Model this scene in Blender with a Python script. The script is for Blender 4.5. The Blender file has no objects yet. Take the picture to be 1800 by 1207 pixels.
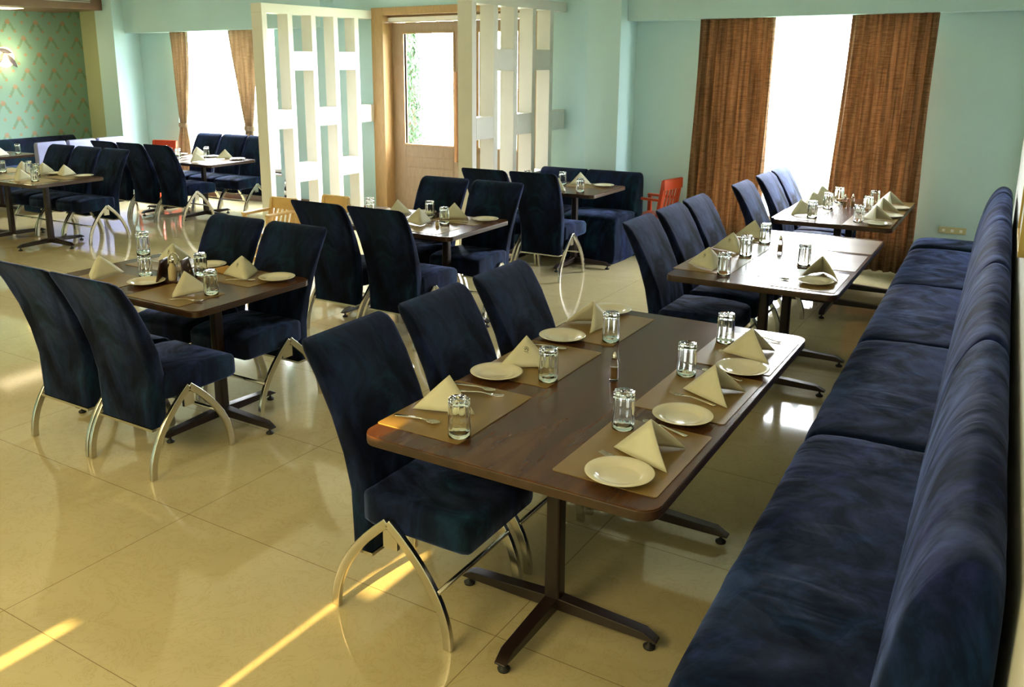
import bpy, bmesh, math, random
from mathutils import Vector, Matrix
PI = math.pi
random.seed(7)
sc = bpy.context.scene
C = sc.collection

# ------------------------------------------------------------------ camera
F_PX, PITCH, YAW, ROLL, CAM_H = 1555.4, 0.2408, -0.5756, -0.0033, 1.9247
fw = Vector((math.sin(YAW)*math.cos(PITCH), math.cos(YAW)*math.cos(PITCH), -math.sin(PITCH)))
rt = Vector((math.cos(YAW), -math.sin(YAW), 0)); up = rt.cross(fw)
rt, up = math.cos(ROLL)*rt + math.sin(ROLL)*up, -math.sin(ROLL)*rt + math.cos(ROLL)*up
cam_d = bpy.data.cameras.new('camera'); cam = bpy.data.objects.new('camera', cam_d); C.objects.link(cam)
cam.matrix_world = Matrix(((rt.x, up.x, -fw.x, 0), (rt.y, up.y, -fw.y, 0), (rt.z, up.z, -fw.z, CAM_H), (0, 0, 0, 1)))
cam_d.sensor_width = 36; cam_d.sensor_fit = 'HORIZONTAL'
cam_d.lens = F_PX/1800*36; cam_d.clip_start = 0.05
cam_d.shift_x = 75.45/1800; cam_d.shift_y = -110.65/1800
sc.camera = cam

# ------------------------------------------------------------------ light and exposure
sc.view_settings.view_transform = 'Standard'; sc.view_settings.look = 'None'
sc.view_settings.gamma = 1; sc.view_settings.use_curve_mapping = False
sc.view_settings.exposure = 0.35
world = bpy.data.worlds.new('world'); sc.world = world; world.use_nodes = True
bg = world.node_tree.nodes['Background']
bg.inputs[0].default_value = (0.93, 0.97, 1.0, 1); bg.inputs[1].default_value = 42.0

def area(name, loc, rot, sx, sy, power, col, portal=False, spread=None):
    l = bpy.data.lights.new(name, 'AREA'); l.shape = 'RECTANGLE'; l.size = sx; l.size_y = sy
    l.energy = power; l.color = col
    if portal: l.cycles.is_portal = True
    if spread: l.spread = spread
    o = bpy.data.objects.new(name, l); C.objects.link(o); o.location = loc; o.rotation_euler = rot
    return o
IN = (-PI/2, 0, 0)                                # an area light in a window opening, facing into the room
area('window_portal', (-1.98, 9.24, 1.4), IN, 1.9, 2.1, 1, (1, 1, 1), True)
area('window_portal', (-10.0, 9.24, 1.4), IN, 2.1, 2.1, 1, (1, 1, 1), True)
area('window_portal', (-6.05, 9.32, 1.6), IN, 2.0, 1.5, 1, (1, 1, 1), True)
WARM = (1.0, 0.78, 0.37)
for nm, x, y, s, e in (('ceiling_lamp_near', -2.4, -1.3, 1.6, 95), ('ceiling_lamp_left', -6.5, -1.3, 1.6, 95), ('ceiling_lamp_far', -11.6, 2.6, 1.2, 60)):
    area(nm, (x, y, 2.96), (0, 0, 0), s, s, e, WARM)

sun_d = bpy.data.lights.new('low_sun', 'SUN'); sun_d.energy = 22; sun_d.angle = 0.006; sun_d.color = (1.0, 0.66, 0.22)
sun = bpy.data.objects.new('low_sun', sun_d); C.objects.link(sun); sun.rotation_euler = (math.radians(70), 0, math.radians(0))

# ------------------------------------------------------------------ materials
def nt(name):
    m = bpy.data.materials.new(name); m.use_nodes = True
    t = m.node_tree; b = t.nodes['Principled BSDF']
    return m, t, b
def N(t, typ, **kw):
    n = t.nodes.new(typ)
    for k, v in kw.items():
        if k.startswith('i_'): n.inputs[k[2:].replace('_', ' ')].default_value = v
        else: setattr(n, k, v)
    return n
def L(t, a, b): t.links.new(a, b)
def setb(b, col=None, rough=None, metal=None, spec=None, **kw):
    if col is not None: b.inputs['Base Color'].default_value = (*col, 1)
    if rough is not None: b.inputs['Roughness'].default_value = rough
    if metal is not None: b.inputs['Metallic'].default_value = metal
    if spec is not None: b.inputs['Specular IOR Level'].default_value = spec
    for k, v in kw.items(): b.inputs[k.replace('_', ' ')].default_value = v
def coords(t, scale=(1, 1, 1), kind='Object', rot=(0, 0, 0)):
    tc = N(t, 'ShaderNodeTexCoord'); mp = N(t, 'ShaderNodeMapping')
    mp.inputs['Scale'].default_value = scale; mp.inputs['Rotation'].default_value = rot
    L(t, tc.outputs[kind], mp.inputs['Vector']); return mp.outputs['Vector']
def noise(t, vec, scale, detail=3, rough=0.5, dist=0.0):
    n = N(t, 'ShaderNodeTexNoise'); n.inputs['Scale'].default_value = scale
    n.inputs['Detail'].default_value = detail; n.inputs['Roughness'].default_value = rough
    n.inputs['Distortion'].default_value = dist; L(t, vec, n.inputs['Vector']); return n.outputs['Fac']
def ramp(t, fac, stops):
    r = N(t, 'ShaderNodeValToRGB'); e = r.color_ramp.elements
    while len(e) < len(stops): e.new(0.5)
    for i, (p, c) in enumerate(stops): e[i].position = p; e[i].color = (*c, 1)
    L(t, fac, r.inputs['Fac']); return r.outputs['Color']
def bump(t, b, h, strength=0.2, dist=0.01):
    n = N(t, 'ShaderNodeBump'); n.inputs['Strength'].default_value = strength; n.inputs['Distance'].default_value = dist
    L(t, h, n.inputs['Height']); L(t, n.outputs['Normal'], b.inputs['Normal'])
def simple(name, col, rough=0.5, metal=0.0, var=0.06, scale=6, **kw):
    m, t, b = nt(name); setb(b, None, rough, metal, **kw)
    v = coords(t); f = noise(t, v, scale)
    lo = tuple(max(0, c*(1-var)) for c in col); hi = tuple(min(1, c*(1+var)) for c in col)
    L(t, ramp(t, f, [(0.3, lo), (0.7, hi)]), b.inputs['Base Color']); return m
def math_n(t, op, a, b=None, c=None):
    n = N(t, 'ShaderNodeMath', operation=op)
    for i, v in enumerate((a, b, c)):
        if v is None: continue
        if isinstance(v, (int, float)): n.inputs[i].default_value = v
        else: L(t, v, n.inputs[i])
    return n.outputs[0]

def velvet(name, dark, mid, light, tl=1.0, crease=0.0):
    m, t, b = nt(name); setb(b, None, 0.85, 0, spec=0.12)
    v = coords(t, (1, 1, 0.45)); 
    f = noise(t, v, 6.5, 7, 0.66, 0.8)
    hue = ramp(t, noise(t, v, 2.3, 3, 0.5, 0.5), [(0.42, (0, 0, 0)), (0.6, (1, 1, 1))])
    teal = ramp(t, f, [(0.30, dark), (0.5, (mid[0]*0.7, mid[1]*(1+tl), mid[2]*1.1)), (0.74, (light[0]*0.8, light[1]*(1+tl), light[2]*1.3))])
    navy = ramp(t, f, [(0.30, dark), (0.5, mid), (0.74, (light[0]*1.5, light[1]*0.7, light[2]*1.15))])
    mixc = N(t, 'ShaderNodeMix', data_type='RGBA'); L(t, hue, mixc.inputs[0]); L(t, navy, mixc.inputs[6]); L(t, teal, mixc.inputs[7])
    L(t, mixc.outputs[2], b.inputs['Base Color'])
    L(t, ramp(t, noise(t, v, 3.2, 5, 0.65, 1.0), [(0.40, (0.02, 0.02, 0.02)), (0.68, (0.60, 0.60, 0.60))]), b.inputs['Sheen Weight']); b.inputs['Sheen Roughness'].default_value = 0.45
    b.inputs['Sheen Tint'].default_value = (0.34, 0.46, 1.0, 1)
    if crease:
        v2 = coords(t, (1.8, 9, 2)); g = noise(t, v2, 1.3, 1.5, 0.5, 0.6)
        v3 = coords(t, (3, 2.5, 3)); k = ramp(t, noise(t, v3, 1.0, 2), [(0.48, (0, 0, 0)), (0.62, (1, 1, 1))])
        bump(t, b, math_n(t, 'MULTIPLY', g, k), crease, 0.03)
    else:
        v2 = coords(t, (30, 30, 90)); g = noise(t, v2, 6, 3); bump(t, b, g, 0.08, 0.002)
    return m
M = {}
M['velvet'] = velvet('navy_velvet', (0.0004, 0.0008, 0.003), (0.002, 0.005, 0.019), (0.007, 0.030, 0.074))
M['velvet_sofa'] = velvet('banquette_velvet', (0.0008, 0.002, 0.009), (0.003, 0.009, 0.038), (0.015, 0.036, 0.118), 0.25, 0.5)
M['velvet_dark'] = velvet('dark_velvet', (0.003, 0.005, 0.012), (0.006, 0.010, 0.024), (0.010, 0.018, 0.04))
M['chrome'] = simple('brushed_chrome', (0.62, 0.60, 0.54), 0.22, 1.0, 0.05)
M['steel'] = simple('cutlery_steel', (0.7, 0.68, 0.62), 0.16, 1.0, 0.03)
M['black_metal'] = simple('dark_brown_metal', (0.018, 0.009, 0.007), 0.38, 0.1, 0.2)
M['rubber'] = simple('black_rubber', (0.01, 0.01, 0.01), 0.6)
M['porcelain'] = simple('cream_porcelain', (0.82, 0.78, 0.64), 0.12, 0, 0.02, spec=0.6)
M['white_paint'] = simple('white_paint', (0.86, 0.84, 0.78), 0.45, 0, 0.02)
M['ceiling_paint'] = simple('ceiling_paint', (0.8, 0.8, 0.76), 0.8, 0, 0.02)
M['aqua'] = simple('aqua_wall_paint', (0.53, 0.74, 0.77), 0.6, 0, 0.03, 1.5)
M['olive'] = simple('shaded_wall_olive', (0.50, 0.55, 0.34), 0.6, 0, 0.03, 1.5)  # olive cast of the shading, put into the wall colour
M['brown_panel'] = simple('brown_soffit_laminate', (0.16, 0.09, 0.05), 0.35, 0, 0.1)
M['grille'] = simple('grey_grille_metal', (0.45, 0.44, 0.4), 0.4, 0.5)
M['orange_plastic'] = simple('orange_plastic', (0.46, 0.055, 0.015), 0.35, 0, 0.1)
M['pale_wood'] = simple('pale_wood', (0.72, 0.48, 0.20), 0.4, 0, 0.1)
M['brass'] = simple('brass_trim', (0.6, 0.42, 0.12), 0.3, 0.8)
M['ink'] = simple('dark_green_ink', (0.03, 0.05, 0.02), 0.6)
M['amber_liquid'] = simple('amber_content', (0.25, 0.13, 0.03), 0.3)
M['cork'] = simple('cream_label', (0.6, 0.5, 0.3), 0.5)
M['salt'] = simple('white_salt', (0.75, 0.72, 0.62), 0.8)
M['socket'] = simple('cream_plastic', (0.55, 0.53, 0.30), 0.4)
M['leather'] = simple('dark_brown_leather', (0.04, 0.015, 0.01), 0.35, 0, 0.2)
M['picture'] = simple('pale_picture_print', (0.6, 0.58, 0.45), 0.6, 0, 0.15, 3)
M['grass'] = simple('garden_grass', (0.22, 0.27, 0.17), 0.9, 0, 0.4, 20)
M['leaf'] = simple('cypress_leaf', (0.035, 0.075, 0.03), 0.8, 0, 0.4, 20)
M['bark'] = simple('tree_bark', (0.12, 0.07, 0.04), 0.9)
M['orange_cloth'] = simple('tan_paper_napkin', (0.5, 0.28, 0.08), 0.8)

def wood(name, a, c, rough, scale=(1, 0.12, 1), bumpy=0.02, spec=0.5):
    m, t, b = nt(name); setb(b, None, rough, 0, spec=spec)
    v = coords(t, scale); f = noise(t, v, 14, 5, 0.6, 0.3)
    L(t, ramp(t, f, [(0.3, a), (0.7, c)]), b.inputs['Base Color']); bump(t, b, f, bumpy, 0.005); return m
M['walnut'] = wood('dark_walnut_laminate', (0.045, 0.016, 0.006), (0.11, 0.042, 0.014), 0.24, bumpy=0.0, spec=0.30)
M['walnut_edge'] = wood('walnut_edging', (0.026, 0.012, 0.005), (0.058, 0.026, 0.010), 0.35)
M['door_wood'] = wood('light_brown_door_veneer', (0.27, 0.18, 0.11), (0.35, 0.25, 0.165), 0.38, (6, 6, 0.6))
M['frame_wood'] = wood('golden_brown_frame_veneer', (0.34, 0.20, 0.085), (0.44, 0.28, 0.12), 0.35, (6, 6, 0.6))
M['handle_wood'] = wood('copper_brown_handle', (0.50, 0.24, 0.10), (0.6, 0.32, 0.15), 0.3, (6, 6, 0.6))

def mat_placemat():
    m, t, b = nt('olive_brown_placemat'); setb(b, None, 0.34, 0, spec=0.45)
    v = coords(t, (1, 1, 1)); f = noise(t, v, 3, 3)
    L(t, ramp(t, f, [(0.3, (0.20, 0.125, 0.036)), (0.7, (0.28, 0.18, 0.058))]), b.inputs['Base Color'])
    w = N(t, 'ShaderNodeTexWave'); w.inputs['Scale'].default_value = 120; L(t, v, w.inputs['Vector'])
    bump(t, b, w.outputs['Fac'], 0.15, 0.0008); return m
M['placemat'] = mat_placemat()

def mat_napkin():
    m, t, b = nt('cream_cloth_napkin'); setb(b, None, 0.85, 0, spec=0.2)
    v = coords(t); f = noise(t, v, 8, 3)
    L(t, ramp(t, f, [(0.3, (0.64, 0.62, 0.46)), (0.7, (0.74, 0.72, 0.57))]), b.inputs['Base Color'])
    g = noise(t, v, 900, 2); bump(t, b, g, 0.15, 0.0006)
    b.inputs['Sheen Weight'].default_value = 0.2; return m
M['napkin'] = mat_napkin()

def glass_mat(name, tint=(1, 1, 1), facet=0.0):
    m = bpy.data.materials.new(name); m.use_nodes = True; t = m.node_tree; t.nodes.clear()
    out = N(t, 'ShaderNodeOutputMaterial'); tr = N(t, 'ShaderNodeBsdfTransparent'); gl = N(t, 'ShaderNodeBsdfGlossy')
    tr.inputs[0].default_value = (*tint, 1); gl.inputs['Roughness'].default_value = 0.03
    lw = N(t, 'ShaderNodeLayerWeight'); lw.inputs[0].default_value = 0.5
    fr = math_n(t, 'MULTIPLY_ADD', math_n(t, 'POWER', lw.outputs['Facing'], 5.0), 0.6, 0.03)
    mx = N(t, 'ShaderNodeMixShader'); L(t, fr, mx.inputs[0]); L(t, tr.outputs[0], mx.inputs[1]); L(t, gl.outputs[0], mx.inputs[2])
    L(t, mx.outputs[0], out.inputs[0]); return m
M['pane'] = glass_mat('window_glass')
def tumbler_mat():
    m, t, b = nt('clear_tumbler_glass'); setb(b, (0.97, 1.0, 0.98), 0.02, 0)
    b.inputs['Transmission Weight'].default_value = 1.0; b.inputs['IOR'].default_value = 1.45
    return m
M['glass'] = tumbler_mat()

def mat_floor():
    m, t, b = nt('polished_cream_floor_tile'); setb(b, None, 0.07, 0, spec=0.75)
    tc = N(t, 'ShaderNodeTexCoord'); sx = N(t, 'ShaderNodeSeparateXYZ'); L(t, tc.outputs['Object'], sx.inputs[0])
    def line(o, off, pitch, half):
        a = math_n(t, 'ADD', o, -off); a = math_n(t, 'DIVIDE', a, pitch); a = math_n(t, 'ADD', a, 0.5)
        a = math_n(t, 'FRACT', a); a = math_n(t, 'SUBTRACT', a, 0.5); a = math_n(t, 'ABSOLUTE', a)
        return math_n(t, 'LESS_THAN', a, half/pitch)
    ln = math_n(t, 'MAXIMUM', line(sx.outputs['X'], -2.9658, 1.5807, 0.0016), line(sx.outputs['Y'], 1.4584, 0.8379, 0.0016))
    f = noise(t, tc.outputs['Object'], 1.3, 5, 0.6, 0.8)
    base = ramp(t, f, [(0.3, (0.50, 0.43, 0.24)), (0.7, (0.58, 0.50, 0.29))])
    f2 = noise(t, tc.outputs['Object'], 5, 8, 0.7, 2.5)
    vein = ramp(t, f2, [(0.485, (1, 1, 1)), (0.5, (0.86, 0.82, 0.72)), (0.515, (1, 1, 1))])
    mul = N(t, 'ShaderNodeMix', data_type='RGBA', blend_type='MULTIPLY'); mul.inputs[0].default_value = 1
    L(t, base, mul.inputs[6]); L(t, vein, mul.inputs[7])
    mix = N(t, 'ShaderNodeMix', data_type='RGBA'); L(t, ln, mix.inputs[0]); L(t, mul.outputs[2], mix.inputs[6])
    mix.inputs[7].default_value = (0.24, 0.18, 0.09, 1); L(t, mix.outputs[2], b.inputs['Base Color']); return m
M['floor'] = mat_floor()

def mat_curtain(name, a, c, trans):
    m = bpy.data.materials.new(name); m.use_nodes = True; t = m.node_tree; b = t.nodes['Principled BSDF']; out = t.nodes['Material Output']
    setb(b, None, 0.8, 0, spec=0.15)
    v = coords(t, (1, 1, 0.06)); f = noise(t, v, 30, 4)
    v2 = coords(t, (0.05, 0.05, 1)); g = noise(t, v2, 160, 3)
    s = math_n(t, 'MULTIPLY', f, g); col = ramp(t, s, [(0.15, a), (0.35, c)])
    L(t, col, b.inputs['Base Color']); tl = N(t, 'ShaderNodeBsdfTranslucent'); L(t, col, tl.inputs[0])
    mx = N(t, 'ShaderNodeMixShader'); mx.inputs[0].default_value = trans
    L(t, b.outputs[0], mx.inputs[1]); L(t, tl.outputs[0], mx.inputs[2]); L(t, mx.outputs[0], out.inputs[0]); return m
M['curtain_brown'] = mat_curtain('brown_striped_curtain', (0.15, 0.088, 0.046), (0.33, 0.20, 0.11), 0.38)
M['curtain_tan'] = mat_curtain('tan_curtain', (0.34, 0.255, 0.17), (0.52, 0.41, 0.29), 0.35)

def mat_wallpaper():
    m, t, b = nt('floral_wallpaper'); setb(b, None, 0.55, 0)
    tc = N(t, 'ShaderNodeTexCoord'); sx = N(t, 'ShaderNodeSeparateXYZ'); L(t, tc.outputs['Object'], sx.inputs[0])
    u = math_n(t, 'DIVIDE', sx.outputs['Y'], 0.44); w = math_n(t, 'DIVIDE', sx.outputs['Z'], 0.235)
    row = math_n(t, 'FLOOR', w); odd = math_n(t, 'MULTIPLY', math_n(t, 'FRACT', math_n(t, 'MULTIPLY', row, 0.5)), 1.0)
    fu = math_n(t, 'SUBTRACT', math_n(t, 'FRACT', math_n(t, 'ADD', u, odd)), 0.5)
    fw_ = math_n(t, 'SUBTRACT', math_n(t, 'FRACT', w), 0.5)
    X = math_n(t, 'MULTIPLY', fu, 0.44); Z = math_n(t, 'MULTIPLY', fw_, 0.235)
    nz = noise(t, tc.outputs['Object'], 40, 4, 0.7); jit = math_n(t, 'MULTIPLY', math_n(t, 'SUBTRACT', nz, 0.5), 0.035)
    def disc(x0, z0, r):
        dx = math_n(t, 'SUBTRACT', X, x0); dz = math_n(t, 'SUBTRACT', Z, z0)
        d = math_n(t, 'SQRT', math_n(t, 'ADD', math_n(t, 'MULTIPLY', dx, dx), math_n(t, 'MULTIPLY', dz, dz)))
        return math_n(t, 'LESS_THAN', math_n(t, 'ADD', d, jit), r)
    top = disc(0, 0.075, 0.038); l1 = disc(-0.10, -0.062, 0.02); l2 = disc(0.10, -0.062, 0.02); s1 = disc(0.22, 0.07, 0.024); s2 = disc(-0.22, 0.07, 0.024)
    aX = math_n(t, 'ABSOLUTE', X)
    leg = math_n(t, 'ABSOLUTE', math_n(t, 'SUBTRACT', aX, math_n(t, 'MULTIPLY', math_n(t, 'SUBTRACT', 0.10, Z), 0.58)))
    leg = math_n(t, 'LESS_THAN', math_n(t, 'ADD', leg, math_n(t, 'MULTIPLY', jit, 3.4)), 0.024)
    inz = math_n(t, 'MULTIPLY', math_n(t, 'LESS_THAN', Z, 0.075), math_n(t, 'GREATER_THAN', Z, -0.075)); leg = math_n(t, 'MULTIPLY', leg, inz)
    fl = math_n(t, 'MAXIMUM', math_n(t, 'MAXIMUM', top, math_n(t, 'MAXIMUM', l1, l2)), math_n(t, 'MAXIMUM', s1, s2))
    m1 = N(t, 'ShaderNodeMix', data_type='RGBA'); L(t, math_n(t, 'MULTIPLY', leg, 0.6), m1.inputs[0]); m1.inputs[6].default_value = (0.24, 0.42, 0.34, 1); m1.inputs[7].default_value = (0.16, 0.24, 0.10, 1)
    m2 = N(t, 'ShaderNodeMix', data_type='RGBA'); L(t, math_n(t, 'MULTIPLY', fl, 0.7), m2.inputs[0]); L(t, m1.outputs[2], m2.inputs[6]); m2.inputs[7].default_value = (0.46, 0.25, 0.13, 1)
    L(t, m2.outputs[2], b.inputs['Base Color']); return m
M['wallpaper'] = mat_wallpaper()
def emit(name, col, s):
    m = bpy.data.materials.new(name); m.use_nodes = True; t = m.node_tree; b = t.nodes['Principled BSDF']
    setb(b, col, 0.5); b.inputs['Emission Color'].default_value = (*col, 1); b.inputs['Emission Strength'].default_value = s; return m
M['lamp_glow'] = emit('warm_lamp_glass', (1.0, 0.66, 0.28), 5)
M['ceiling_glow'] = emit('ceiling_light_panel', (1.0, 0.8, 0.5), 3)

# ------------------------------------------------------------------ mesh helpers
def link(name, me, mat, parent=None, smooth=False):
    if mat is not None: me.materials.append(mat)
    if smooth:
        for p in me.polygons: p.use_smooth = True
    o = bpy.data.objects.new(name, me); C.objects.link(o)
    if parent: o.parent = parent
    return o
def obj(name, bm, mat, parent=None, smooth=False, sub=0, bevel=0, seg=2, solid=0, angle=None):
    bmesh.ops.recalc_face_normals(bm, faces=bm.faces)
    me = bpy.data.meshes.new(name); bm.to_mesh(me); bm.free()
    o = link(name, me, mat, parent, smooth)
    if solid:
        md = o.modifiers.new('s', 'SOLIDIFY'); md.thickness = solid; md.offset = 0
    if bevel:
        md = o.modifiers.new('b', 'BEVEL'); md.width = bevel; md.segments = seg; md.limit_method = 'ANGLE'; md.angle_limit = 0.6
        for p in me.polygons: p.use_smooth = True
        w = o.modifiers.new('w', 'WEIGHTED_NORMAL')
    if sub:
        md = o.modifiers.new('u', 'SUBSURF'); md.levels = sub; md.render_levels = sub
    return o
def BM(): return bmesh.new()
def box(bm, x0, x1, y0, y1, z0, z1, mtx=None):
    vs = [bm.verts.new((x, y, z)) for x in (x0, x1) for y in (y0, y1) for z in (z0, z1)]
    for f in ((0, 1, 3, 2), (4, 6, 7, 5), (0, 4, 5, 1), (2, 3, 7, 6), (0, 2, 6, 4), (1, 5, 7, 3)): bm.faces.new([vs[i] for i in f])
    if mtx is not None: bmesh.ops.transform(bm, matrix=mtx, verts=vs)
    return bm
def loft(bm, rings, caps=True, closed=True):
    R = [[bm.verts.new(p) for p in r] for r in rings]
    n = len(R[0])
    for a, b in zip(R, R[1:]):
        for i in range(n if closed else n-1):
            bm.faces.new((a[i], a[(i+1) % n], b[(i+1) % n], b[i]))
    if caps: bm.faces.new(R[0][::-1]); bm.faces.new(R[-1])
    return bm
def rrect(w, h, r, k=3):                              # rounded rectangle outline, centred
    r = min(r, w/2-1e-4, h/2-1e-4); o = []
    for cx, cy, a0 in ((w/2-r, h/2-r, 0), (-w/2+r, h/2-r, PI/2), (-w/2+r, -h/2+r, PI), (w/2-r, -h/2+r, 1.5*PI)):
        for i in range(k+1):
            a = a0+PI/2*i/k; o.append((cx+r*math.cos(a), cy+r*math.sin(a)))
    return o
def prism(bm, pts, z0, z1):                           # polygon in xy, extruded in z
    return loft(bm, [[(x, y, z0) for x, y in pts], [(x, y, z1) for x, y in pts]])
def bar(bm, pts, w, d, side):                         # rectangular section swept along pts; 'side' = direction of depth d
    rings = []; side = Vector(side).normalized()
    for i, p in enumerate(pts):
        p = Vector(p); a = Vector(pts[max(i-1, 0)]); b = Vector(pts[min(i+1, len(pts)-1)])
        tan = (b-a).normalized(); nrm = side.cross(tan).normalized()
        ww = w[i] if isinstance(w, (list, tuple)) else w
        rings.append([p+nrm*ww/2+side*d/2, p-nrm*ww/2+side*d/2, p-nrm*ww/2-side*d/2, p+nrm*ww/2-side*d/2])
    return loft(bm, rings)
def tube(bm, pts, r, n=10):
    rings = []; ref = None
    for i, p in enumerate(pts):
        p = Vector(p); a = Vector(pts[max(i-1, 0)]); b = Vector(pts[min(i+1, len(pts)-1)])
        tan = (b-a).normalized()
        if ref is None: ref = Vector((0, 0, 1)) if abs(tan.z) < 0.9 else Vector((1, 0, 0))
        x = ref.cross(tan).normalized(); y = tan.cross(x); ref = y
        rr = r[i] if isinstance(r, (list, tuple)) else r
        rings.append([p+(x*math.cos(2*PI*k/n)+y*math.sin(2*PI*k/n))*rr for k in range(n)])
    return loft(bm, rings)
def lathe(bm, prof, n=32, flute=0.0, nf=12, cap=False):
    rings = []
    for r, z in prof:
        rings.append([((r*(1+flute*math.cos(nf*2*PI*k/n)))*math.cos(2*PI*k/n), (r*(1+flute*math.cos(nf*2*PI*k/n)))*math.sin(2*PI*k/n), z) for k in range(n)])
    return loft(bm, rings, caps=cap)
def thing(name, label, cat, loc=(0, 0, 0), rotz=0, group=None):
    o = bpy.data.objects.new(name, None); C.objects.link(o); o.empty_display_size = 0.1
    o.location = loc; o.rotation_euler = (0, 0, rotz); o['label'] = label; o['category'] = cat
    if group: o['group'] = group
    return o
def tag(o, label, cat, group=None, kind=None):
    if label: o['label'] = label
    if cat: o['category'] = cat
    if group: o['group'] = group
    if kind: o['kind'] = kind
    return o
def struct(o, label=None):
    o['kind'] = 'structure'
    if label: o['label'] = label
    return o
def dup(root, loc, rotz, label, group=None):
    r = root.copy(); C.objects.link(r); r.location = loc; r.rotation_euler = (0, 0, rotz); r['label'] = label
    if group: r['group'] = group
    for ch in list(root.children):
        c = ch.copy(); C.objects.link(c); c.parent = r
        for g in ch.children:
            d = g.copy(); C.objects.link(d); d.parent = c
    return r
class Kind:                                           # first call places the prototype itself, later calls copy it
    def __init__(s, make): s.make = make; s.first = None
    def __call__(s, loc, rotz, label, group=None):
        if s.first is None:
            s.first = s.make(label); s.first.location = loc; s.first.rotation_euler = (0, 0, rotz)
            if group: s.first['group'] = group
            return s.first
        return dup(s.first, loc, rotz, label, group)

# ------------------------------------------------------------------ the room
YW = 9.0; CEIL = 3.0; XL = -13.1
bm = BM(); box(bm, -13.4, 1.2, -3.2, 9.25, -0.12, 0.0); struct(obj('floor', bm, M['floor']))
bm = BM(); box(bm, -13.4, 1.2, -3.2, 9.25, CEIL, CEIL+0.12); struct(obj('ceiling', bm, M['ceiling_paint']))
W1 = (-11.05, -8.98, 0.42, 2.46); DR = (-7.22, -4.90, 0.0, 2.56); W2 = (-2.92, -1.00, 0.36, 2.46)
bm = BM(); y0, y1 = YW, YW+0.24
xs = [-13.34]
for a in (W1, DR, W2):
    box(bm, xs[-1], a[0], y0, y1, 0, CEIL)
    if a[2] > 0: box(bm, a[0], a[1], y0, y1, 0, a[2])
    box(bm, a[0], a[1], y0, y1, a[3], CEIL); xs.append(a[1])
box(bm, xs[-1], 1.1, y0, y1, 0, CEIL)
struct(obj('wall_back', bm, M['aqua']))
bm = BM(); box(bm, XL-0.24, XL, -3.1, YW, 0, CEIL); struct(obj('wall_left', bm, M['wallpaper']))
bm = BM()
slits = [(-2.72, -2.66, 1.53, 1.74), (-1.988, -1.970, 0.4, 2.05), (-1.970, -1.88, 1.91, 2.12), (-1.86, -1.70, 2.585, 2.735)]   # invented gaps in the unseen wall, shaped to throw the low sun streaks
xp = -13.3
for a, b_, z0, z1 in slits:
    if a > xp: box(bm, xp, a, -3.24, -3.0, 0, CEIL)
    box(bm, a, b_, -3.24, -3.0, 0, z0); box(bm, a, b_, -3.24, -3.0, z1, CEIL); xp = b_
box(bm, xp, 1.1, -3.24, -3.0, 0, CEIL); struct(obj('wall_front', bm, M['aqua']))
# right wall follows the banquette: x = 0.14 - 0.035 y
def wx(y): return 0.14-0.035*y
bm = BM(); pts = [(wx(-3.1), -3.1), (wx(YW), YW), (1.1, YW), (1.1, -3.1)]
prism(bm, pts, 0, CEIL); struct(obj('wall_right', bm, M['ceiling_paint']))
# beams over the windows
bm = BM(); box(bm, -3.74, -0.15, 8.74, YW, 2.335, CEIL); struct(obj('trim_1', bm, M['aqua'], bevel=0.004))
bm = BM(); box(bm, -11.81, -7.9, 8.74, YW, 2.375, CEIL); struct(obj('trim_2', bm, M['aqua'], bevel=0.004))
# pillars
bm = BM(); box(bm, -4.11, -3.74, 8.58, YW, 0, CEIL); struct(obj('trim_3', bm, M['aqua'], bevel=0.004))
bm = BM(); box(bm, -12.22, -11.81, 8.55, YW, 0, CEIL); struct(obj('trim_4', bm, M['aqua'], bevel=0.004))
bm = BM(); box(bm, XL, -12.22, 8.9, YW, 0, CEIL); struct(obj('trim_5', bm, M['olive']))  # back wall strip beside the pillar, its shading painted in olive
# dropped soffit over the papered alcove
bm = BM(); box(bm, XL, -12.02, 3.0, 8.55, 2.70, CEIL); so = struct(obj('trim_6', bm, M['brown_panel'], bevel=0.004))
bm = BM()
for i in range(7): box(bm, -12.02, -12.005, 5.0, 8.35, 2.80+i*0.026, 2.812+i*0.026)
obj('vent_slats', bm, M['grille'], so)
bm = BM(); box(bm, -12.75, -12.4, 6.6, 7.55, 2.692, 2.70); obj('recessed_lamp', bm, M['ceiling_glow'], so)
# baseboards
bm = BM(); box(bm, -11.81, -7.3, YW-0.015, YW, 0, 0.10); struct(obj('baseboard_back', bm, M['brown_panel']))
# windows: sill, frame, glass
def window(name, a, label):
    bm = BM(); fw_ = 0.05
    for x0, x1, z0, z1 in ((a[0], a[1], a[2], a[2]+fw_), (a[0], a[1], a[3]-fw_, a[3]), (a[0], a[0]+fw_, a[2]+fw_, a[3]-fw_), (a[1]-fw_, a[1], a[2]+fw_, a[3]-fw_)):
        box(bm, x0, x1, 9.12, 9.18, z0, z1)
    w = struct(obj(name, bm, M['white_paint'], bevel=0.003), label)
    bm = BM(); box(bm, a[0]+fw_, a[1]-fw_, 9.148, 9.152, a[2]+fw_, a[3]-fw_); obj('window_pane', bm, M['pane'], w)
    bm = BM(); box(bm, a[0]-0.02, a[1]+0.02, YW-0.02, 9.13, a[2]-0.03, a[2]); obj('window_sill', bm, M['white_paint'], w, bevel=0.004)
    return w
window('window_1', W1, 'bright window between tied tan curtains at the far left')
window('window_2', W2, 'tall bright window between brown curtains at the right')

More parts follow.
